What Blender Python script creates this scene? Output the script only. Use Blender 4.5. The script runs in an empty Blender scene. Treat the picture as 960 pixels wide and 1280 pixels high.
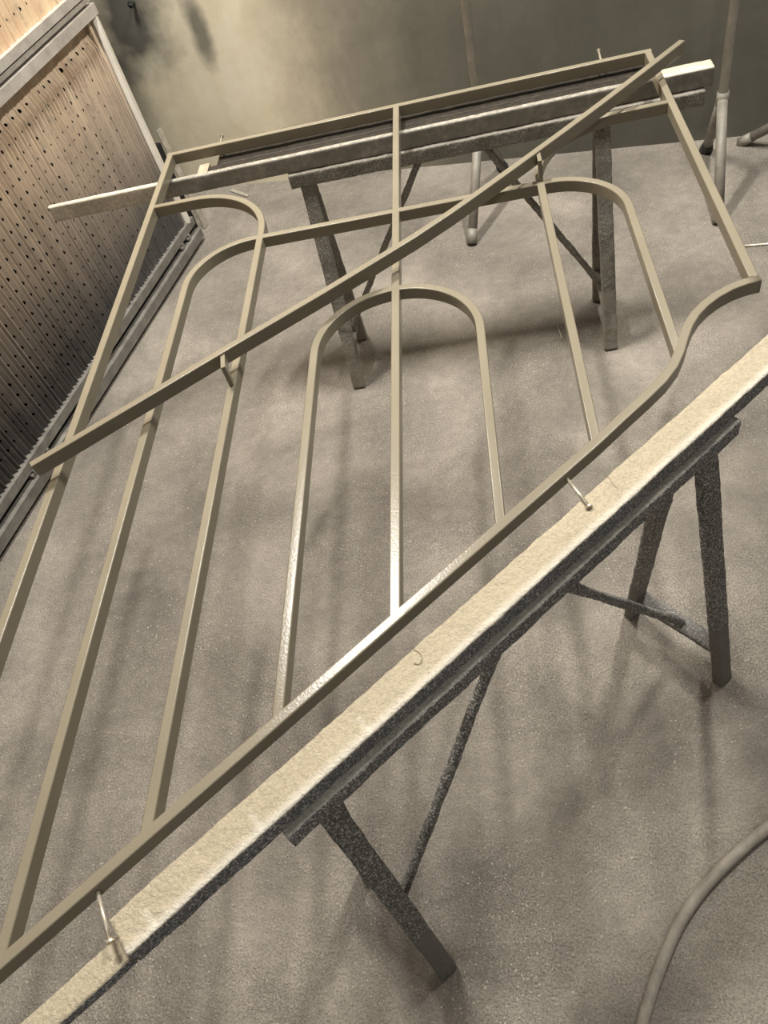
import bpy, math, random
from mathutils import Vector, Matrix, noise
random.seed(7)
scene = bpy.context.scene
C = scene.collection
# ------------------------------------------------------------------ camera
cam_d = bpy.data.cameras.new('camera'); cam = bpy.data.objects.new('camera', cam_d); C.objects.link(cam)
cam_d.sensor_fit = 'VERTICAL'; cam_d.sensor_height = 24.0; cam_d.lens = 18.0; cam_d.clip_start = 0.02
R = Matrix(((0.97745659, 0.12083912, 0.17313731), (0.01051577, 0.79114533, -0.6115378), (-0.21087446, 0.59957232, 0.7720395)))
M = R.to_4x4(); M.translation = (0.7786, -1.9556, 1.59756)
cam.matrix_world = M
scene.camera = cam
# ------------------------------------------------------------------ world, lamps, exposure
world = bpy.data.worlds.new('booth_ambient'); scene.world = world; world.use_nodes = True
bg = world.node_tree.nodes['Background']; bg.inputs[0].default_value = (1.0, 0.965, 0.91, 1); bg.inputs[1].default_value = 0.075
def lamp(name, loc, energy, sx, sy, rz, col=(1.0, 0.965, 0.905)):
    l = bpy.data.lights.new(name, 'AREA'); l.shape = 'RECTANGLE'; l.size = sx; l.size_y = sy; l.energy = energy; l.color = col
    o = bpy.data.objects.new(name, l); C.objects.link(o); o.location = loc; o.rotation_euler = (0, 0, rz)
    return o
WALL_A = math.atan2(-0.24983887, 0.96828743)          # the booth is turned by this against the gate
lamp('ceiling_tube_light', (-0.08, 0.08, 3.33), 135, 0.10, 0.75, -0.40)
lamp('ceiling_tube_light', (1.70, 0.08, 3.33), 105, 0.10, 0.75, WALL_A * 0.5)
lamp('ceiling_tube_light', (1.0, -3.2, 3.33), 26, 0.05, 0.75, WALL_A)
vs = scene.view_settings; vs.view_transform = 'Standard'; vs.look = 'None'; vs.gamma = 1.0; vs.use_curve_mapping = False
vs.exposure = 0.0
# ------------------------------------------------------------------ helpers
def lin(r, g, b):
    f = lambda c: (c / 255) / 12.92 if c / 255 <= 0.04045 else ((c / 255 + 0.055) / 1.055) ** 2.4
    return (f(r), f(g), f(b), 1)
def tag(o, label=None, cat=None, group=None, kind=None):
    if label: o['label'] = label
    if cat: o['category'] = cat
    if group: o['group'] = group
    if kind: o['kind'] = kind
    return o
def empty(name, loc=(0, 0, 0), rz=0):
    o = bpy.data.objects.new(name, None); C.objects.link(o); o.location = loc; o.rotation_euler = (0, 0, rz); o.empty_display_size = 0.05
    return o
def obj(name, verts, faces, mat, parent=None, smooth=False, attr=None, loc=None):
    me = bpy.data.meshes.new(name); me.from_pydata([tuple(v) for v in verts], [], faces); me.update()
    import bmesh
    bm = bmesh.new(); bm.from_mesh(me); bmesh.ops.recalc_face_normals(bm, faces=bm.faces); bm.to_mesh(me); bm.free()
    if attr is not None:
        a = me.attributes.new('paint', 'FLOAT', 'POINT'); a.data.foreach_set('value', attr)
    me.materials.append(mat)
    if smooth: me.polygons.foreach_set('use_smooth', [True] * len(me.polygons))
    o = bpy.data.objects.new(name, me); C.objects.link(o)
    if parent: o.parent = parent; o.matrix_parent_inverse = Matrix()
    if loc: o.location = loc
    return o
def local(parent, verts):                              # world coordinates -> coordinates of an (unscaled) parent
    m = (Matrix.Translation(parent.location) @ parent.rotation_euler.to_matrix().to_4x4()).inverted()
    return [m @ Vector(v) for v in verts]
class NT:
    def __init__(s, name):
        s.m = bpy.data.materials.new(name); s.m.use_nodes = True; s.t = s.m.node_tree; s.n = s.t.nodes; s.b = s.n['Principled BSDF']; s.k = s.t.links
        s.tc = s.n.new('ShaderNodeTexCoord')
    def link(s, a, b): s.k.new(a, b)
    def coord(s, scale=(1, 1, 1), rot=(0, 0, 0), loc=(0, 0, 0)):
        mp = s.n.new('ShaderNodeMapping'); mp.inputs['Scale'].default_value = scale; mp.inputs['Rotation'].default_value = rot; mp.inputs['Location'].default_value = loc
        s.link(s.tc.outputs['Object'], mp.inputs[0]); return mp.outputs[0]
    def noise(s, scale, detail=4, rough=0.55, dist=0, co=None):
        x = s.n.new('ShaderNodeTexNoise'); x.inputs['Scale'].default_value = scale; x.inputs['Detail'].default_value = detail
        x.inputs['Roughness'].default_value = rough; x.inputs['Distortion'].default_value = dist
        s.link(co if co is not None else s.tc.outputs['Object'], x.inputs['Vector']); return x.outputs[0]
    def vor(s, scale, co=None, feature='F1', rnd=1):
        x = s.n.new('ShaderNodeTexVoronoi'); x.feature = feature; x.inputs['Scale'].default_value = scale; x.inputs['Randomness'].default_value = rnd
        s.link(co if co is not None else s.tc.outputs['Object'], x.inputs['Vector']); return x
    def ramp(s, fac, stops, interp='LINEAR'):
        r = s.n.new('ShaderNodeValToRGB'); r.color_ramp.interpolation = interp; e = r.color_ramp.elements
        while len(e) < len(stops): e.new(0.5)
        for q, (pos, col) in zip(e, stops):
            q.position = pos; q.color = col if hasattr(col, '__len__') else (col, col, col, 1)
        s.link(fac, r.inputs[0]); return r.outputs[0]
    def mix(s, fac, a, b, mode='MIX'):
        x = s.n.new('ShaderNodeMix'); x.data_type = 'RGBA'; x.blend_type = mode
        for v, i in ((fac, 0), (a, 6), (b, 7)):
            if hasattr(v, 'is_linked') or isinstance(v, bpy.types.NodeSocket): s.link(v, x.inputs[i])
            else: x.inputs[i].default_value = v
        return x.outputs[2]
    def math(s, op, a, b=None, clamp=False):
        x = s.n.new('ShaderNodeMath'); x.operation = op; x.use_clamp = clamp
        for v, i in ((a, 0), (b, 1)):
            if v is None: continue
            if isinstance(v, bpy.types.NodeSocket): s.link(v, x.inputs[i])
            else: x.inputs[i].default_value = v
        return x.outputs[0]
    def xyz(s, co=None):
        x = s.n.new('ShaderNodeSeparateXYZ'); s.link(co if co is not None else s.tc.outputs['Object'], x.inputs[0]); return x.outputs
    def attr(s, name='paint'):
        x = s.n.new('ShaderNodeAttribute'); x.attribute_name = name; return x.outputs['Fac']
    def col(s, c): 
        if isinstance(c, bpy.types.NodeSocket): s.link(c, s.b.inputs['Base Color'])
        else: s.b.inputs['Base Color'].default_value = c
    def rough(s, v):
        if isinstance(v, bpy.types.NodeSocket): s.link(v, s.b.inputs['Roughness'])
        else: s.b.inputs['Roughness'].default_value = v
    def bump(s, *hs):
        prev = None
        for h, st, d in hs:
            x = s.n.new('ShaderNodeBump'); x.inputs['Strength'].default_value = st; x.inputs['Distance'].default_value = d
            s.link(h, x.inputs['Height'])
            if prev is not None: s.link(prev, x.inputs['Normal'])
            prev = x.outputs[0]
        s.link(prev, s.b.inputs['Normal'])
# ------------------------------------------------------------------ materials
def m_floor():
    t = NT('dusty_concrete')
    big = t.noise(2.3, 5, 0.6, 0.3)
    c = t.ramp(big, [(0.3, lin(98, 92, 84)), (0.5, lin(126, 119, 109)), (0.72, lin(154, 146, 134))])
    mid = t.noise(38, 5, 0.7)
    c = t.mix(0.38, c, t.ramp(mid, [(0.3, 0.30), (0.55, 0.52), (0.75, 0.75)]), 'OVERLAY')
    fine = t.noise(260, 3, 0.75)
    patch = t.ramp(t.noise(3.2, 4, 0.65), [(0.40, 0), (0.64, 1)])
    c = t.mix(t.math('ADD', t.math('MULTIPLY', patch, 0.35), 0.34), c, t.ramp(fine, [(0.36, 0.12), (0.5, 0.5), (0.66, 0.88)]), 'OVERLAY')
    v = t.vor(150)
    g = t.math('LESS_THAN', v.outputs['Distance'], 0.22)
    keep = t.math('GREATER_THAN', t.noise(95, 0), 0.58)
    sp = t.math('MULTIPLY', t.math('MULTIPLY', g, keep), t.math('ADD', t.math('MULTIPLY', patch, 0.7), 0.15))
    c = t.mix(t.math('MULTIPLY', sp, 0.7), c, lin(200, 191, 176))
    t.col(c); t.rough(0.88)
    t.bump((mid, 0.35, 0.006), (fine, 0.7, 0.0035), (t.math('SUBTRACT', 1.0, v.outputs['Distance']), 0.35, 0.004))
    return t.m
def m_wall():
    t = NT('oversprayed_wall')
    X = t.xyz()
    cloud = t.noise(1.7, 5, 0.6, 0.4)
    # paint drifting from cream on the left to dark olive grey on the right
    u = t.math('ADD', X[0], t.math('MULTIPLY', t.math('SUBTRACT', cloud, 0.5), 0.55))
    u = t.math('ADD', t.math('MULTIPLY', u, 0.5), 0.5, True)
    c = t.ramp(u, [(0.22, lin(205, 195, 170)), (0.40, lin(218, 207, 181)), (0.50, lin(186, 176, 154)), (0.60, lin(134, 128, 113)), (0.72, lin(103, 100, 89)), (0.95, lin(88, 86, 77))])
    def blot(cx, cz, sx, sz, soft):
        d = t.n.new('ShaderNodeVectorMath'); d.operation = 'LENGTH'
        nz = t.noise(6, 3, 0.6)
        mp = t.coord((1 / sx, 0, 1 / sz), (0, 0, 0), (-cx / sx, 0, -cz / sz))
        t.link(mp, d.inputs[0])
        dd = t.math('ADD', d.outputs['Value'], t.math('MULTIPLY', t.math('SUBTRACT', nz, 0.5), 0.9))
        return t.ramp(dd, [(max(0, 1 - soft) * 0.6, 1), (0.6 + 0.25 * soft, 0)])
    for a in ((-0.63, 0.68, 0.27, 0.36, 0.6, 0.92), (-0.345, 0.61, 0.075, 0.23, 0.6, 0.75), (-0.80, 0.44, 0.20, 0.34, 0.8, 0.6), (-0.50, 0.80, 0.22, 0.14, 0.7, 0.4), (0.02, 0.72, 0.12, 0.20, 0.8, 0.3)):
        c = t.mix(t.math('MULTIPLY', blot(*a[:5]), a[5]), c, lin(70, 69, 66))
    c = t.mix(0.5, c, t.ramp(t.noise(3.6, 6, 0.62, 0.5), [(0.3, 0.34), (0.7, 0.66)]), 'OVERLAY')
    streak = t.noise(9, 4, 0.6, 0.2, t.coord((1.0, 1.0, 0.16)))
    c = t.mix(0.25, c, t.ramp(streak, [(0.3, 0.40), (0.7, 0.60)]), 'OVERLAY')
    smear = t.ramp(t.noise(26, 6, 0.7), [(0.35, 0.40), (0.7, 0.58)])
    c = t.mix(0.35, c, smear, 'OVERLAY')
    v = t.vor(17); dot = t.math('LESS_THAN', v.outputs['Distance'], 0.035)
    c = t.mix(t.math('MULTIPLY', dot, 0.5), c, lin(70, 62, 50))
    t.col(c); t.rough(t.ramp(cloud, [(0.3, 0.45), (0.7, 0.62)]))
    t.bump((t.noise(60, 4), 0.12, 0.003))
    return t.m
def m_gate():
    t = NT('satin_bronze_coating')
    c = t.ramp(t.noise(9, 3), [(0.3, lin(123, 115, 98)), (0.7, lin(130, 122, 104))])
    t.col(c); t.rough(0.24); t.b.inputs['Metallic'].default_value = 0.0; t.b.inputs['Specular IOR Level'].default_value = 0.30
    t.bump((t.noise(260, 3), 0.34, 0.0008))
    return t.m
def m_crust(name, dark, mid, light, top, speck=0.6, topamt=1.0, grain=300, bump=0.9):
    """paint-crusted wood or steel; attribute 'paint' says where the fresh coat landed"""
    t = NT(name)
    g = t.noise(grain, 3, 0.75)
    side = t.ramp(g, [(0.40, dark), (0.54, mid), (0.64, light)])
    big = t.noise(14, 5, 0.6)
    side = t.mix(speck, side, t.ramp(big, [(0.3, 0.35), (0.7, 0.62)]), 'OVERLAY')
    tp = t.mix(0.5, top, t.ramp(t.noise(grain * 0.7, 3, 0.7), [(0.35, 0.35), (0.7, 0.66)]), 'OVERLAY')
    tp = t.mix(0.4, tp, t.ramp(t.noise(11, 5, 0.7), [(0.3, 0.40), (0.7, 0.60)]), 'OVERLAY')
    a = t.math('ADD', t.attr(), t.math('MULTIPLY', t.math('SUBTRACT', t.noise(160, 4, 0.7), 0.5), 0.7))
    a = t.math('MULTIPLY', t.ramp(a, [(0.35, 0), (0.65, 1)]), topamt)
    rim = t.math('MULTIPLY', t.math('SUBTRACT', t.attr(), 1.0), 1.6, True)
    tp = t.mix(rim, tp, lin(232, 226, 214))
    t.col(t.mix(a, side, tp)); t.rough(0.6); t.b.inputs['Specular IOR Level'].default_value = 0.35
    t.bump((g, bump, 0.003), (t.noise(grain * 0.4, 2), 0.35, 0.004))
    return t.m
def m_plain(name, a, b, scale=18, rough=0.5, metal=0.0, bump=0.15, stretch=(1, 1, 1), bscale=200):
    t = NT(name)
    n = t.noise(scale, 5, 0.65, 0.2, t.coord(stretch))
    t.col(t.ramp(n, [(0.32, a), (0.68, b)])); t.rough(rough); t.b.inputs['Metallic'].default_value = metal
    t.bump((t.noise(bscale, 3, 0.6), bump, 0.002))
    return t.m
def m_filter(name, top, mid, low, z0, z1):
    t = NT(name)
    X = t.xyz()
    n = t.noise(4, 5, 0.65, 0.2)
    # soot and overspray have piled up on the lower pleats
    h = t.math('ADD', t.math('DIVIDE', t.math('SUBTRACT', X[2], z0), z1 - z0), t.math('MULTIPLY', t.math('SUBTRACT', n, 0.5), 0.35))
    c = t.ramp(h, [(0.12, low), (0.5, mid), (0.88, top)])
    st = t.noise(30, 4, 0.6, 0, t.coord((1, 1, 0.12)))
    c = t.mix(0.55, c, t.ramp(st, [(0.3, 0.36), (0.7, 0.64)]), 'OVERLAY')
    patch = t.ramp(t.noise(22, 4, 0.7), [(0.52, 0), (0.66, 1)])
    c = t.mix(t.math('MULTIPLY', patch, 0.35), c, lin(120, 112, 106))
    t.col(c); t.rough(0.85)
    t.bump((t.noise(240, 3), 0.2, 0.002))
    return t.m
FLOOR = m_floor(); WALL = m_wall(); GATE = m_gate()
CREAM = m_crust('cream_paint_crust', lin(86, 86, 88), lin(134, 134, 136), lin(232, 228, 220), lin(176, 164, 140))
SOOT = m_crust('sooty_trestle_crust', lin(84, 84, 85), lin(132, 131, 130), lin(232, 227, 218), lin(190, 184, 170), topamt=0.8)
LEGM = m_crust('crusted_trestle_leg', lin(82, 81, 79), lin(126, 124, 119), lin(214, 209, 200), lin(118, 115, 109), grain=260)
FARM = m_crust('dusty_far_trestle', lin(104, 101, 93), lin(128, 124, 114), lin(162, 156, 144), lin(140, 134, 123), grain=260, bump=0.6)
PLANKF = m_crust('grey_sprayed_board', lin(122, 118, 108), lin(132, 127, 117), lin(148, 142, 131), lin(188, 180, 163), speck=0.3, grain=40, bump=0.1)
BROWN = m_crust('bare_brown_board', lin(36, 31, 24), lin(44, 37, 28), lin(54, 46, 35), lin(190, 179, 155), grain=60, bump=0.15)  # bare wood brown, deepened for the shade below the gate's top rail
PALE = m_plain('pale_wood_end', lin(140, 130, 110), lin(170, 160, 138), 30, 0.7)
TUBE = m_plain('dusty_steel_tube', lin(112, 108, 98), lin(138, 132, 121), 30, 0.5, 0.0)
POST = m_plain('grey_post_tube', lin(172, 170, 163), lin(198, 195, 186), 30, 0.5, 0.0)
RUBBER = m_plain('black_rubber', lin(28, 28, 27), lin(44, 43, 41), 30, 0.6)
ALU = m_plain('dull_aluminium_rail', lin(158, 151, 142), lin(192, 184, 174), 16, 0.42, 0.1, 0.1)
DARKALU = m_plain('dirty_bottom_rail', lin(96, 92, 86), lin(130, 126, 118), 20, 0.45, 0.0, 0.15)
BLACK = m_plain('gap_shade_black', lin(18, 17, 16), lin(30, 28, 26), 10, 0.9)  # near-black paints in the shade behind the filters and in rail gaps
WHITE = m_plain('whitish_edge_strip', lin(200, 192, 178), lin(232, 225, 212), 12, 0.6, 0, 0.2, (1, 1, 0.3))
STEEL = m_plain('bright_nail_steel', lin(170, 160, 140), lin(205, 196, 178), 60, 0.35, 0.5)
HOSE = m_plain('dusty_grey_hose', lin(128, 121, 111), lin(152, 144, 132), 40, 0.65, 0, 0.4)
STRUT = m_plain('grey_flat_strip', lin(146, 139, 126), lin(182, 174, 158), 24, 0.5, 0.2)
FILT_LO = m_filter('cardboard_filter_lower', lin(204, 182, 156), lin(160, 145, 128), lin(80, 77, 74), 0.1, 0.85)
FILT_UP = m_filter('cardboard_filter_upper', lin(226, 200, 166), lin(224, 198, 164), lin(216, 190, 156), 0.85, 1.7)
# ------------------------------------------------------------------ shape makers
def sweep_flat(pts, w, z0, z1, ch=0.0023, right=False, seg=3):
    """a rectangular tube with rounded edges following plan points; right=True keeps the points on its left edge.
    returns verts, faces, None, smooth flags (only the rounded edges shade smoothly)"""
    P = [Vector(p) for p in pts]; n = len(P); V = []; F = []; S = []
    a, b = (-w, 0.0) if right else (-w / 2, w / 2)
    prof = []
    for cx, cz, t0 in ((a + ch, z0 + ch, 180), (b - ch, z0 + ch, 270), (b - ch, z1 - ch, 0), (a + ch, z1 - ch, 90)):
        for k in range(seg + 1):
            th = math.radians(t0 + 90 * k / seg); prof.append((cx + ch * math.cos(th), cz + ch * math.sin(th)))
    m = len(prof)
    for i, p in enumerate(P):
        d0 = (P[i] - P[i - 1]).normalized() if i else (P[1] - P[0]).normalized()
        d1 = (P[i + 1] - P[i]).normalized() if i < n - 1 else d0
        t = (d0 + d1).normalized(); k = 1 / max(0.5, t.dot(d0)); nn = Vector((-t.y, t.x)) * k
        for o, z in prof: q = p + nn * o; V.append((q.x, q.y, z))
    for i in range(n - 1):
        for j in range(m):
            F.append((i * m + j, i * m + (j + 1) % m, (i + 1) * m + (j + 1) % m, (i + 1) * m + j)); S.append(j % (seg + 1) != seg or n > 6)
    F.append(tuple(range(m))); F.append(tuple((n - 1) * m + j for j in range(m))); S += [False, False]
    return V, F, None, S
def box(x0, x1, y0, y1, z0, z1):
    V = [(x, y, z) for z in (z0, z1) for y in (y0, y1) for x in (x0, x1)]
    return V, [(0, 1, 3, 2), (4, 5, 7, 6), (0, 1, 5, 4), (2, 3, 7, 6), (0, 2, 6, 4), (1, 3, 7, 5)]
def crust(p0, p1, w, h, up, step=0.005, amp=0.0012, rnd=0.004, bow=0.0, freq=90, seed=0, topedge=0.0, attr_fn=None):
    """a straight member from p0 to p1 with a rough, crusted skin. returns verts, faces, paint"""
    p0 = Vector(p0); p1 = Vector(p1); ax = (p1 - p0); L = ax.length; ax.normalize(); up = Vector(up)
    up = (up - ax * up.dot(ax)).normalized(); sd = ax.cross(up)
    ring = []
    nw = max(2, round(w / step)); nh = max(2, round(h / step))
    for i in range(nw): ring.append((-w / 2 + w * i / nw, h / 2))
    for i in range(nh): ring.append((w / 2, h / 2 - h * i / nh))
    for i in range(nw): ring.append((w / 2 - w * i / nw, -h / 2))
    for i in range(nh): ring.append((-w / 2, -h / 2 + h * i / nh))
    rr = []
    for a, b in ring:                                   # round the corners
        ca = max(-w / 2 + rnd, min(w / 2 - rnd, a)); cb = max(-h / 2 + rnd, min(h / 2 - rnd, b))
        dv = Vector((a - ca, b - cb))
        if dv.length > rnd: dv = dv.normalized() * rnd
        nrm = Vector((a - ca, b - cb)); 
        nrm = nrm.normalized() if nrm.length > 1e-6 else Vector((0, 1))
        rr.append((ca + dv.x, cb + dv.y, nrm))
    n = max(2, round(L / step)); m = len(rr); V = []; F = []; A = []
    for i in range(n + 1):
        u = i / n; base = p0 + ax * (L * u) + up * (bow * 4 * u * (1 - u))
        for a, b, nr in rr:
            q = base + sd * a + up * b
            o = noise.noise(q * freq + Vector((seed, 0, 0))) * amp + noise.noise(q * freq * 0.22 + Vector((0, seed, 0))) * amp * 1.4
            V.append(q + (sd * nr.x + up * nr.y) * o)
            A.append(attr_fn(u, a / w, b / h, nr) if attr_fn else (1.0 if nr.y > 0.5 else 0.0))
    for i in range(n):
        for j in range(m):
            F.append((i * m + j, i * m + (j + 1) % m, (i + 1) * m + (j + 1) % m, (i + 1) * m + j))
    F.append(tuple(range(m))); F.append(tuple(n * m + j for j in range(m)))
    return V, F, A
def tube(pts, r, n=12, r1=None):
    P = [Vector(p) for p in pts]; V = []; F = []; N = len(P)
    ref = Vector((0, 0, 1)) if abs((P[-1] - P[0]).normalized().z) < 0.9 else Vector((1, 0, 0))
    for i, p in enumerate(P):
        t = (P[min(i + 1, N - 1)] - P[max(i - 1, 0)]).normalized()
        a = t.cross(ref).normalized(); b = a.cross(t)
        q = r if r1 is None else r + (r1 - r) * i / (N - 1)
        for k in range(n):
            th = 2 * math.pi * k / n; V.append(p + a * (q * math.cos(th)) + b * (q * math.sin(th)))
    for i in range(N - 1):
        for k in range(n):
            F.append((i * n + k, i * n + (k + 1) % n, (i + 1) * n + (k + 1) % n, (i + 1) * n + k))
    F.append(tuple(range(n))); F.append(tuple((N - 1) * n + k for k in range(n)))
    return V, F
def part(name, vf, mat, parent, smooth=False):
    V, F = vf[0], vf[1]
    o = obj(name, local(parent, V), F, mat, parent, smooth, vf[2] if len(vf) > 2 else None)
    if len(vf) > 3:
        o.data.polygons.foreach_set('use_smooth', vf[3])
        wn_ = o.modifiers.new('weighted_normals', 'WEIGHTED_NORMAL'); wn_.mode = 'FACE_AREA'; wn_.weight = 90
    return o
# ------------------------------------------------------------------ floor and walls
V, F = box(-3.2, 4.2, -4.2, 2.4, -0.12, 0.0)
tag(obj('floor', V, F, FLOOR), 'dusty grey concrete floor of the spray booth', None, None, 'structure')
W0 = Vector((0.17, 1.133, 0)); WD = Vector((0.98076448, -0.19519488, 0)); WR = math.atan2(WD.y, WD.x)
V, F = box(-1.5, 3.2, 0.0, 0.12, 0.0, 3.5)
wb = obj('wall_back', V, F, WALL, loc=W0); wb.rotation_euler = (0, 0, WR)
tag(wb, 'back wall stained cream and dark olive grey by overspray', None, None, 'structure')
LA = Vector((-0.751, -0.662, 0)); LR = math.atan2(0.96828743, 0.24983887)      # local x runs along the filter wall towards the back
def lwall(name): return empty(name, LA, LR)
# in the filter wall's local frame +y points away from the room
V, F = box(-1.6, 1.50, 0.06, 0.10, 0.0, 2.6)
wl = obj('wall_left', V, F, BLACK, loc=LA); wl.rotation_euler = (0, 0, LR)
tag(wl, 'duct wall behind the pleated cardboard filters, painted black for the shade there', None, None, 'structure')

V, F = box(1.50, 1.645, 0.055, 0.10, 0.0, 0.36); obj('gap_shade_block', V, F, BLACK, wl)  # black block put in for the shade behind the filter end
def filter_sheet(s0, s1, z0, z1, p, depth, hz, phase, open_top):
    V = []; F = []
    rnd = random.Random(3 + int(z0 * 100))
    s = s0
    nrow = int((z1 - z0) / hz)
    zs = [z0] + [phase + k * hz for k in range(-2, nrow + 60) if z0 + 0.002 < phase + k * hz < z1 - 0.002] + [z1]
    prev_ridge = None
    def amp(z, j):
        if not open_top: return 1.0
        k = min(1.0, max(0.0, (z1 - 0.012 - 0.022 * j - z) / 0.05)); return 0.12 + 0.88 * k * k * (3 - 2 * k)
    while s < s1:
        pw = p * rnd.uniform(0.85, 1.15); jit = rnd.random(); dp = depth * rnd.uniform(0.8, 1.15); tone = rnd.choice((0.6, 0.75, 0.9, 1.0))
        sec = [(0.0, 1.0), (0.40, 0.08), (0.47, 0.0), (0.58, 0.60), (0.64, 0.62), (0.80, 0.05), (0.87, 0.0), (1.0, 1.0)]
        sec = [(u + (rnd.uniform(-0.02, 0.02) if 1 < i < 7 else 0), y * (rnd.uniform(0.8, 1.1) if 1 < i < 7 else 1)) for i, (u, y) in enumerate(sec)]
        c = s + pw
        for k in range(len(zs) - 1):
            lo, hi = zs[k], zs[k + 1]
            # dv: how far the ridges stand out here; the sheet lies flat where the rail clamps it
            def pt(u, y, v):
                am = amp(lo + (hi - lo) * v, jit); return (s + pw * u, depth * (1 - am * (1 - y)), lo + (hi - lo) * v)
            has = (0 < k < len(zs) - 2) and rnd.random() < 0.95
            i0 = len(V)
            if has:                                     # the valley strip carries the hole: 8 quads round an octagonal opening
                W = 0.40; fy = lambda u: 1 - 0.92 * u
                V += [pt(W * u, fy(u), v) for u, v in ((0, 0), (.5, 0), (1, 0), (1, .5), (1, 1), (.5, 1), (0, 1), (0, .5))]
                ru, rv = 0.33 * tone, 0.165 * tone * rnd.uniform(0.85, 1.15)
                V += [pt(W * (0.42 + ru * x), fy(0.42 + ru * x), 0.5 + rv * y) for x, y in ((-.7, -.7), (0, -1), (.7, -.7), (1, 0), (.7, .7), (0, 1), (-.7, .7), (-1, 0))]
                for q in range(8): F.append((i0 + q, i0 + (q + 1) % 8, i0 + 8 + (q + 1) % 8, i0 + 8 + q))
            else:
                V += [pt(0, 1, 0), pt(0.40, 0.08, 0), pt(0.40, 0.08, 1), pt(0, 1, 1)]; F.append((i0, i0 + 1, i0 + 2, i0 + 3))
            for (u0, y0), (u1, y1) in zip(sec[1:-1], sec[2:]):
                i0 = len(V); V += [pt(u0, y0, 0), pt(u1, y1, 0), pt(u1, y1, 1), pt(u0, y0, 1)]; F.append((i0, i0 + 1, i0 + 2, i0 + 3))
        s = c
    return V, F
fl = lwall('cardboard_filter'); tag(fl, 'sooty pleated cardboard spray filter with rows of holes below the metal rail', 'filter', 'pleated booth filters')
V, F = filter_sheet(-1.45, 1.475, 0.1055, 0.8445, 0.036, 0.020, 0.0415, 0.128 - 0.0415 / 2, True)
obj('pleated_sheet', V, F, FILT_LO, fl)
V, F = box(1.472, 1.486, -0.002, 0.004, 0.1055, 0.8445); obj('flat_margin', V, F, FILT_LO, fl)
fu = lwall('cardboard_filter'); tag(fu, 'clean pale pleated cardboard filter above the metal rail in the top corner', 'filter', 'pleated booth filters')
V, F = filter_sheet(-1.45, 1.475, 0.9305, 2.4, 0.036, 0.017, 0.0415, 0.96, False)
obj('pleated_sheet', V, F, FILT_UP, fu)
V, F = box(1.472, 1.508, -0.002, 0.004, 0.9305, 2.4); obj('flat_margin', V, F, FILT_UP, fu)
es = lwall('edge_strip'); tag(es, 'bowed whitish edging strip closing the far end of the cardboard filter', 'edging')
V = []; F = []
N = 24
for i in range(N + 1):
    z = 0.10 + 0.745 * i / N; bw = -0.012 * math.sin(math.pi * i / N)
    for x, y in ((1.500 + bw, -0.006), (1.512 + bw, -0.016), (1.532 + bw * 0.4, -0.008), (1.534 + bw * 0.4, 0.03), (1.505, 0.03)): V.append((x, y, z))
for i in range(N):
    for j in range(5): F.append((i * 5 + j, i * 5 + (j + 1) % 5, i * 5 + 5 + (j + 1) % 5, i * 5 + 5 + j))
F += [tuple(range(5)), tuple(N * 5 + j for j in range(5))]
obj('strip', V, F, WHITE, es)
# rails between and below the filters
mr = lwall('filter_rail'); tag(mr, 'double aluminium rail between the upper and lower cardboard filters', 'rail', 'filter wall rails')
for nm, z0, z1, y0, x1, mt in (('lower_channel', 0.845, 0.877, -0.016, 1.532, ALU), ('cover_strip', 0.886, 0.899, -0.012, 1.522, ALU), ('upper_channel', 0.904, 0.930, -0.016, 1.508, ALU), ('groove', 0.870, 0.910, -0.002, 1.500, DARKALU)):
    V, F = box(-1.6, x1, y0, 0.03, z0, z1); obj(nm, V, F, mt, mr)
br = lwall('filter_rail'); tag(br, 'dirty dark double rail along the foot of the cardboard filter', 'rail', 'filter wall rails')
for nm, z0, z1, y0 in (('upper_channel', 0.074, 0.105, -0.012), ('groove', 0.050, 0.076, 0.004), ('lower_channel', 0.016, 0.052, -0.026), ('foot_gap_shade', 0.0, 0.018, 0.012)):  # the black strip at the foot paints in the shadow gap below the rail
    V, F = box(-1.6, 1.548, y0, 0.03, z0, z1); obj(nm, V, F, DARKALU if 'channel' in nm else BLACK, br)
for x in (0.245, 0.275, 0.33, 1.40, 1.46):
    V, F = tube([(x, -0.016, 0.063), (x, 0.006, 0.063)], 0.006, 8); obj('clip_bolt', V, F, TUBE, br)
    V, F = box(x + 0.008, x + 0.02, -0.014, 0.006, 0.055, 0.074); obj('clip', V, F, DARKALU, br)
# flat strip standing behind the end of the filter
st = empty('leaning_strip', (-0.352, 0.923, 0)); tag(st, 'grey flat metal strip leaning in the corner behind the filter end', 'strip')
part('strip', crust((-0.352, 0.923, 0.002), (-0.386, 0.963, 0.40), 0.030, 0.006, (0.9, -0.4, 0), 0.008, 0.0004, 0.002)[:2], STRUT, st)
# ------------------------------------------------------------------ the gate
ZG1 = 0.730; ZG0 = 0.703; BW = 0.0158
gate = empty('gate_panel', (0.6, -0.9, ZG0)); tag(gate, 'bronze-beige painted metal gate panel with arched bars lying on two trestles', 'gate')
gz = [0.0]
def gbar(name, pts):                                     # joints: each later bar sits a hair lower so that faces never coincide
    gz[0] += 0.00012
    return part(name, sweep_flat(pts, BW - gz[0] * 0.6, ZG0 + gz[0], ZG1 - gz[0]), GATE, gate)
h = BW / 2
RS, RI = 0.8702, -1.968                                  # the slanted rail: y = RS*x + RI
yr = lambda x: RS * x + RI
gbar('top_rail', [(-h, 0), (1.2 + h, 0)])
gbar('stile', [(0, -h), (0, yr(0) + 0.006)])
gbar('stile', [(1.2, -h), (1.2, -0.872)])
def arc(cx, cy, r, a0, a1, n=16): return [(cx + r * math.cos(math.radians(a0 + (a1 - a0) * i / n)), cy + r * math.sin(math.radians(a0 + (a1 - a0) * i / n))) for i in range(n + 1)]
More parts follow.
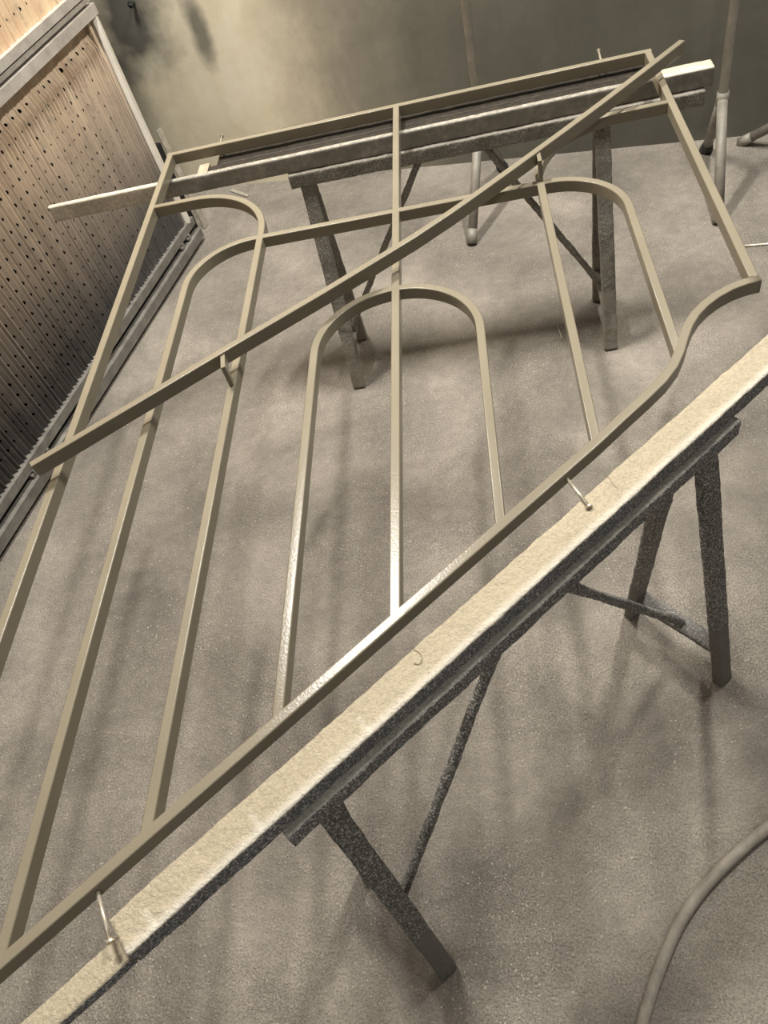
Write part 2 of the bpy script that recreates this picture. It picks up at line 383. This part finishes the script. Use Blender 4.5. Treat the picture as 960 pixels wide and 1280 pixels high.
gbar('slanted_rail', [(-h, yr(-h)), (0.45, yr(.45)), (0.90, yr(.9)), (0.945, -1.143), (0.985, -1.107), (1.014, -1.079), (1.036, -1.051), (1.052, -1.021), (1.064, -0.992), (1.077, -0.965), (1.093, -0.941), (1.112, -0.921), (1.134, -0.904), (1.160, -0.890), (1.185, -0.882), (1.2 + h, -0.879)])
gbar('centre_bar', [(0.6, -h), (0.6, yr(.6))])
gbar('hooked_bar', [(h, -0.251), (0.105, -0.251)] + arc(0.105, -0.446, 0.195, 90, 0)[1:] + [(0.3, yr(.3))])
gbar('hooked_bar', [(1.2 - h, -0.251), (1.095, -0.251)] + arc(1.095, -0.446, 0.195, 90, 180)[1:] + [(0.9, yr(.9))])
gbar('wide_arch_bar', [(0.15, yr(.15))] + arc(0.285, -0.605, 0.135, 180, 90)[:] + [(0.915, -0.470)] + arc(0.915, -0.605, 0.135, 90, 0)[1:] + [(1.05, -1.021)])
gbar('narrow_arch_bar', [(0.45, yr(.45))] + arc(0.6, -0.885, 0.15, 180, 0, 32) + [(0.75, yr(.75))])
def pin(p, q, r=0.0027, hr=0.0052):
    o = part('support_pin', tube([p, q], r, 8), STEEL, gate, True)
    d = (Vector(q) - Vector(p)).normalized()
    V, F = tube([Vector(q) - d * 0.0022, Vector(q) + d * 0.0005], hr, 10)
    hd = obj('pin_head', local(gate, V), F, STEEL, o)
pin((0.850, -1.238, 0.7175), (0.874, -1.293, 0.7150)); pin((0.247, -1.762, 0.7175), (0.275, -1.815, 0.7150))
pin((1.097, 0.004, 0.7165), (1.102, 0.086, 0.7150)); pin((0.132, 0.004, 0.7165), (0.127, 0.070, 0.7150))
pin((1.204, -0.772, 0.7165), (1.300, -0.786, 0.7160), 0.0024)
# ------------------------------------------------------------------ loose bar across the gate
lb = empty('loose_bar', (0.6, -0.6, ZG1)); tag(lb, 'slightly bent bronze-beige flat bar with two welded lugs laid diagonally across the gate', 'metal bar')
up_edge = [(-0.018, -1.106), (0.182, -0.967), (0.317, -0.873), (0.469, -0.770), (0.560, -0.705), (0.640, -0.647), (0.713, -0.588), (0.779, -0.530), (0.850, -0.466), (0.953, -0.372), (1.046, -0.285), (1.158, -0.176), (1.247, -0.089)]
ZB0 = 0.7503; ZB1 = 0.7775
part('bar', sweep_flat(up_edge, 0.0150, ZB0, ZB1, right=True), GATE, lb)
def lug(ax, ay, bx, by, w=0.0078):
    # a short flat lug welded to the bar's near side; its foot stands on the gate
    a = Vector((ax, ay)); b = Vector((bx, by)); d = (b - a).normalized(); n = Vector((-d.y, d.x)); L = (b - a).length
    prof = [(0.0, ZB1 - 0.004), (L, ZB1 - 0.005), (L + 0.002, ZG1 + 0.0003), (L - 0.008, ZG1 + 0.0003), (L - 0.012, ZB0 + 0.004), (0.0, ZB0 + 0.002)]
    V = []; m = len(prof)
    for s in (-w / 2, w / 2):
        for u, z in prof: q = a + d * u + n * s; V.append((q.x, q.y, z))
    F = [tuple(range(m)), tuple(range(m, 2 * m))] + [(i, (i + 1) % m, m + (i + 1) % m, m + i) for i in range(m)]
    part('lug', (V, F), GATE, lb)
lug(0.296, -0.903, 0.3015, -0.938); lug(0.9015, -0.434, 0.9015, -0.467)
# ------------------------------------------------------------------ near trestle and its plank
E_ = Vector((0.758, 0.652, 0)).normalized(); N_ = Vector((0.652, -0.758, 0)).normalized()
def ac(a, c, z): q = E_ * a + N_ * c; return Vector((q.x, q.y, z))
def topside(u, a, b, nr): return 1.0 if nr.y > 0.5 else (0.42 if (nr.y > 0.05) else 0.0)
np_ = empty('near_plank', ac(-0.3, 1.555, 0.675)); tag(np_, 'long plank crusted with cream paint on the near trestle', 'plank')
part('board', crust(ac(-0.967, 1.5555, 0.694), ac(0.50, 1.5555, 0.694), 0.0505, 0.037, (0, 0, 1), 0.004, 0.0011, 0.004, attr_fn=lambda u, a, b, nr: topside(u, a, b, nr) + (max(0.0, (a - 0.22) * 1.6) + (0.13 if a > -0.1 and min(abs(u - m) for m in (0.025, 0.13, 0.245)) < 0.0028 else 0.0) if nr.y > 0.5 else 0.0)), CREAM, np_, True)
lo = empty('under_batten', ac(-1.1, 1.56, 0.675)); tag(lo, 'narrow cream-sprayed batten poking out from under the near plank, bottom left', 'batten')
part('board', crust(ac(-1.55, 1.561, 0.683), ac(-0.972, 1.561, 0.683), 0.033, 0.022, (0, 0, 1), 0.004, 0.0006, 0.003, attr_fn=topside), CREAM, lo, True)
def trestle(root, P, zt, zb, a0, a1, c0, c1, feet_a, tops_a, fc, mat_bar, mat_leg, legw, legt, brace_a, mid, bar_attr=None, sheet=True):
    """P(a,c,z) -> world. feet_a/tops_a: (left, right) positions along the bar; fc: (near, far) foot offsets"""
    cm = (c0 + c1) / 2; ax = (P(1, 0, 0) - P(0, 0, 0)); nx = (P(0, 1, 0) - P(0, 0, 0))
    part('top_bar', crust(P(a0, cm, (zt + zb) / 2), P(a1, cm, (zt + zb) / 2), abs(c1 - c0), zt - zb, (0, 0, 1), 0.004, 0.0011, 0.004, attr_fn=bar_attr, seed=5), mat_bar, root, True)
    for fa, tt in zip(feet_a, tops_a):
        ends = []
        for f, side, ta in zip(fc, (1, -1), tt):
            foot = P(fa, f, 0.004); top = P(ta, cm + side * 0.006 * (1 if c1 > c0 else -1), zb + 0.004)
            part('leg', crust(foot, top, legw, legt, nx * (1 if f > cm else -1), 0.005, 0.0010, 0.003, seed=fa * 7 + f, attr_fn=lambda u, a, b, nr: 1.0 if u < 0.30 else 0.0), mat_leg, root, True)
            ends.append(foot.lerp(top, mid))
        part('leg_tie', crust(ends[0], ends[1], 0.036, 0.014, (0, 0, 1), 0.005, 0.0012, 0.003, seed=fa, attr_fn=lambda *k: 0.5), mat_leg, root, True)
        mid_p = ends[0].lerp(ends[1], 0.45) + Vector((0, 0, 0.008))
        part('brace', crust(P(brace_a[0 if fa < sum(feet_a) / 2 else 1], cm, zb + 0.002), mid_p, 0.0165, 0.0165, nx, 0.004, 0.0011, 0.006, seed=fa + 3, attr_fn=lambda *k: 0.0), mat_leg, root, True)
nt = empty('near_trestle', ac(-0.33, 1.57, 0)); tag(nt, 'sooty paint-crusted trestle under the cream plank in the foreground', 'trestle', 'booth trestles')
trestle(nt, ac, 0.6725, 0.637, -0.764, 0.113, 1.535, 1.5895, (-0.731, 0.060), ((-0.706, -0.70), (0.060, -0.010)), (1.692, 1.462), SOOT, LEGM, 0.036, 0.022, (-0.37, -0.27), 0.17, lambda u, a, b, nr: 0.62 if nr.y > 0.5 else 0.05)
# ------------------------------------------------------------------ far trestle and its boards
fb = empty('far_board', (0.5, -0.07, 0.66)); tag(fb, 'long narrow board with pale ends on the far trestle below the gate top rail', 'plank')
def ends_pale(u, a, b, nr):
    if nr.y > 0.5: return 1.0 if (u < 0.2 or u > 0.93) else 0.42
    return 0.58 if u < 0.19 else 0.0
part('board', crust((-0.345, -0.080, 0.6785), (1.333, -0.074, 0.6785), 0.015, 0.043, (0, 0, 1), 0.004, 0.0005, 0.003, attr_fn=ends_pale), PLANKF, fb, True)
mb = empty('brown_board', (0.6, -0.05, 0.66)); tag(mb, 'brown board with a pale sawn right end lying behind the narrow far board', 'plank')
part('board', crust((0.10, -0.053, 0.676), (1.336, -0.045, 0.676), 0.030, 0.038, (0, 0, 1), 0.005, 0.0006, 0.003, attr_fn=lambda u, a, b, nr: 1.0 if u > 0.88 else 0.0), BROWN, mb, True)
V, F = box(0.072, 0.099, -0.064, -0.020, 0.660, 0.695); part('end_block', (V, F), PALE, mb)
V, F, A = crust((0.12, 0.005, 0.675), (1.20, 0.010, 0.675), 0.084, 0.034, (0, 0, 1), 0.01, 0.0008, 0.003)
part('wide_board', (V, F, [0.0] * len(V)), BROWN, mb, True)
V, F, A = crust((0.11, 0.034, 0.7025), (1.19, 0.036, 0.7025), 0.032, 0.0185, (0, 0, 1), 0.008, 0.0003, 0.002)
part('batten', (V, F, [0.0] * len(V)), BROWN, mb, True)
ft = empty('far_trestle', (0.7, -0.07, 0)); tag(ft, 'dusty grey trestle beneath the gate top rail near the back wall', 'trestle', 'booth trestles')
fp = lambda a, c, z: Vector((a, -c, z))
trestle(ft, fp, 0.6555, 0.618, 0.305, 1.315, 0.043, 0.092, (0.338, 1.098), ((0.345, 0.345), (1.085, 1.085)), (0.185, -0.045), FARM, FARM, 0.038, 0.022, (0.64, 0.80), 0.20, topside)
# ------------------------------------------------------------------ tubular stands by the back wall
def stand(x, y, label, feet, hub=0.33, name='tube_stand', ht=2.0):
    r = empty(name, (x, y, 0)); tag(r, label, 'stand', 'tubular stands by the back wall')
    part('post', tube([(x, y, hub - 0.02), (x, y, ht)], 0.0140, 14), POST, r, True)
    part('collar', tube([(x, y, hub - 0.035), (x, y, hub + 0.008)], 0.0185, 14), TUBE, r, True)
    for fx, fy, blk in feet:
        f = Vector((fx, fy, 0.004)); t = Vector((x, y, hub - 0.01)); d = (t - f).normalized()
        l = part('leg', tube([f + d * 0.03, t], 0.0160, 14), TUBE, r, True)
        V, F = tube([f, f + d * 0.05], 0.024 if blk else 0.0185, 12, 0.0175)
        obj('foot_cap', local(r, V), F, RUBBER if blk else TUBE, l, True)
    return r
stand(0.803, 0.69, 'upright grey tube stand behind the middle of the gate top rail', [(0.727, 0.459, False), (0.873, 0.925, True)])
stand(1.556, 0.555, 'upright grey tube stand beside the right end of the far board', [(1.522, 0.325, False), (1.588, 0.77, True)], 0.305)
stand(2.02, 0.50, 'third tube stand of which one slanting leg shows at the right edge', [(1.705, 0.775, False), (2.20, 0.25, False)], 0.33)
# ------------------------------------------------------------------ small things
hp = [(1.95, -1.30), (1.75, -1.36), (1.55, -1.41), (1.36, -1.46), (1.25, -1.495), (1.154, -1.544), (1.087, -1.588), (1.019, -1.641), (0.966, -1.696), (0.928, -1.750), (0.894, -1.806), (0.868, -1.86), (0.85, -1.93), (0.842, -2.02), (0.85, -2.12)]
def smooth_path(P, k=6):
    out = []
    for i in range(len(P) - 1):
        p0 = Vector(P[max(i - 1, 0)]); p1 = Vector(P[i]); p2 = Vector(P[i + 1]); p3 = Vector(P[min(i + 2, len(P) - 1)])
        for j in range(k):
            t = j / k; out.append(0.5 * ((2 * p1) + (p2 - p0) * t + (2 * p0 - 5 * p1 + 4 * p2 - p3) * t * t + (3 * p1 - p0 - 3 * p2 + p3) * t ** 3))
    out.append(Vector(P[-1])); return out
V, F = tube([(q.x, q.y, 0.0105) for q in smooth_path(hp)], 0.0105, 14)
tag(obj('air_hose', V, F, HOSE, smooth=True), 'dusty grey air hose curving over the floor at bottom right', 'hose')
# loose flakes of overspray on the floor
rg = random.Random(21); V = []; F = []
while len(V) < 9 * 8500:
    x = rg.uniform(-0.6, 1.9); y = rg.uniform(-2.1, 1.0)
    if y > 0.99 - 0.2 * x or x < -0.60 + 0.258 * (y + 0.70) or rg.random() > 0.25 + 0.75 * max(0, min(1, (-y + 0.2) / 1.6)): continue
    if noise.noise((x * 3.1, y * 3.1, 4.0)) + 0.5 * noise.noise((x * 9, y * 9, 1.0)) < rg.uniform(-0.35, 0.45): continue
    r = rg.uniform(0.0010, 0.0028); h = r * rg.uniform(0.4, 0.9); th = rg.uniform(0, 6.28); i0 = len(V)
    for q in range(4):
        k = r * rg.uniform(0.7, 1.2); V.append((x + k * math.cos(th + q * 1.5708), y + k * math.sin(th + q * 1.5708), 0.0))
    for q in range(4):
        k = r * rg.uniform(0.35, 0.7); V.append((x + k * math.cos(th + q * 1.5708), y + k * math.sin(th + q * 1.5708), h * rg.uniform(0.7, 1.1)))
    V.append((x, y, h * 1.15))
    for q in range(4):
        w = (q + 1) % 4; F += [(i0 + q, i0 + w, i0 + 4 + w, i0 + 4 + q), (i0 + 4 + q, i0 + 4 + w, i0 + 8)]
GRIT = m_plain('overspray_grit', lin(128, 120, 108), lin(196, 187, 171), 300, 0.5, 0, 0.1)
tag(obj('floor_grit', V, F, GRIT), 'pale flakes of dried overspray scattered over the concrete floor', 'grit', None, 'stuff')
CRACK = m_plain('crack_edge', lin(112, 98, 76), lin(140, 124, 98), 60, 0.8)
for P in ([(0.903, -1.236), (0.910, -1.246), (0.912, -1.256), (0.918, -1.266)], [(0.622, -1.487), (0.629, -1.492), (0.633, -1.500), (0.629, -1.508), (0.622, -1.506)]):
    part('paint_crack', tube([(q.x, q.y, 0.7128) for q in smooth_path(P, 4)], 0.0005, 6), CRACK, np_)
wn = empty('wire_nail', (0.964, -0.07, 0)); tag(wn, 'tiny thin wire nail lying on the floor beneath the right-hand bars', 'nail')
part('shank', tube([(0.960, -0.045, 0.003), (0.966, -0.107, 0.003)], 0.0016, 8), STEEL, wn, True)
part('head', tube([(0.966, -0.107, 0.003), (0.9662, -0.1095, 0.003)], 0.0032, 8), STEEL, wn, True)
sc = empty('scrap_strip', (-0.24, 1.0, 0)); tag(sc, 'thin metal scrap strip lying on the floor at the foot of the back wall', 'scrap')
part('strip', crust((-0.275, 1.175, 0.004), (-0.19, 1.10, 0.004), 0.016, 0.005, (0, 0, 1), 0.006, 0.0003, 0.001)[:2], STRUT, sc)
whk = empty('wall_bolt', (0, 0, 0)); whk.location = W0 + WD * -0.565 + Vector((0, 0, 0.735)); whk.rotation_euler = (0, 0, WR)
tag(whk, 'small rusty bolt in the dark stain on the back wall', 'bolt')
V, F = tube([(0, 0, 0), (0, -0.03, 0.002)], 0.006, 10); obj('shank', V, F, RUBBER, whk, True)
V, F = tube([(0, -0.022, 0.0015), (0, -0.028, 0.002)], 0.012, 6); obj('nut', V, F, RUBBER, whk)
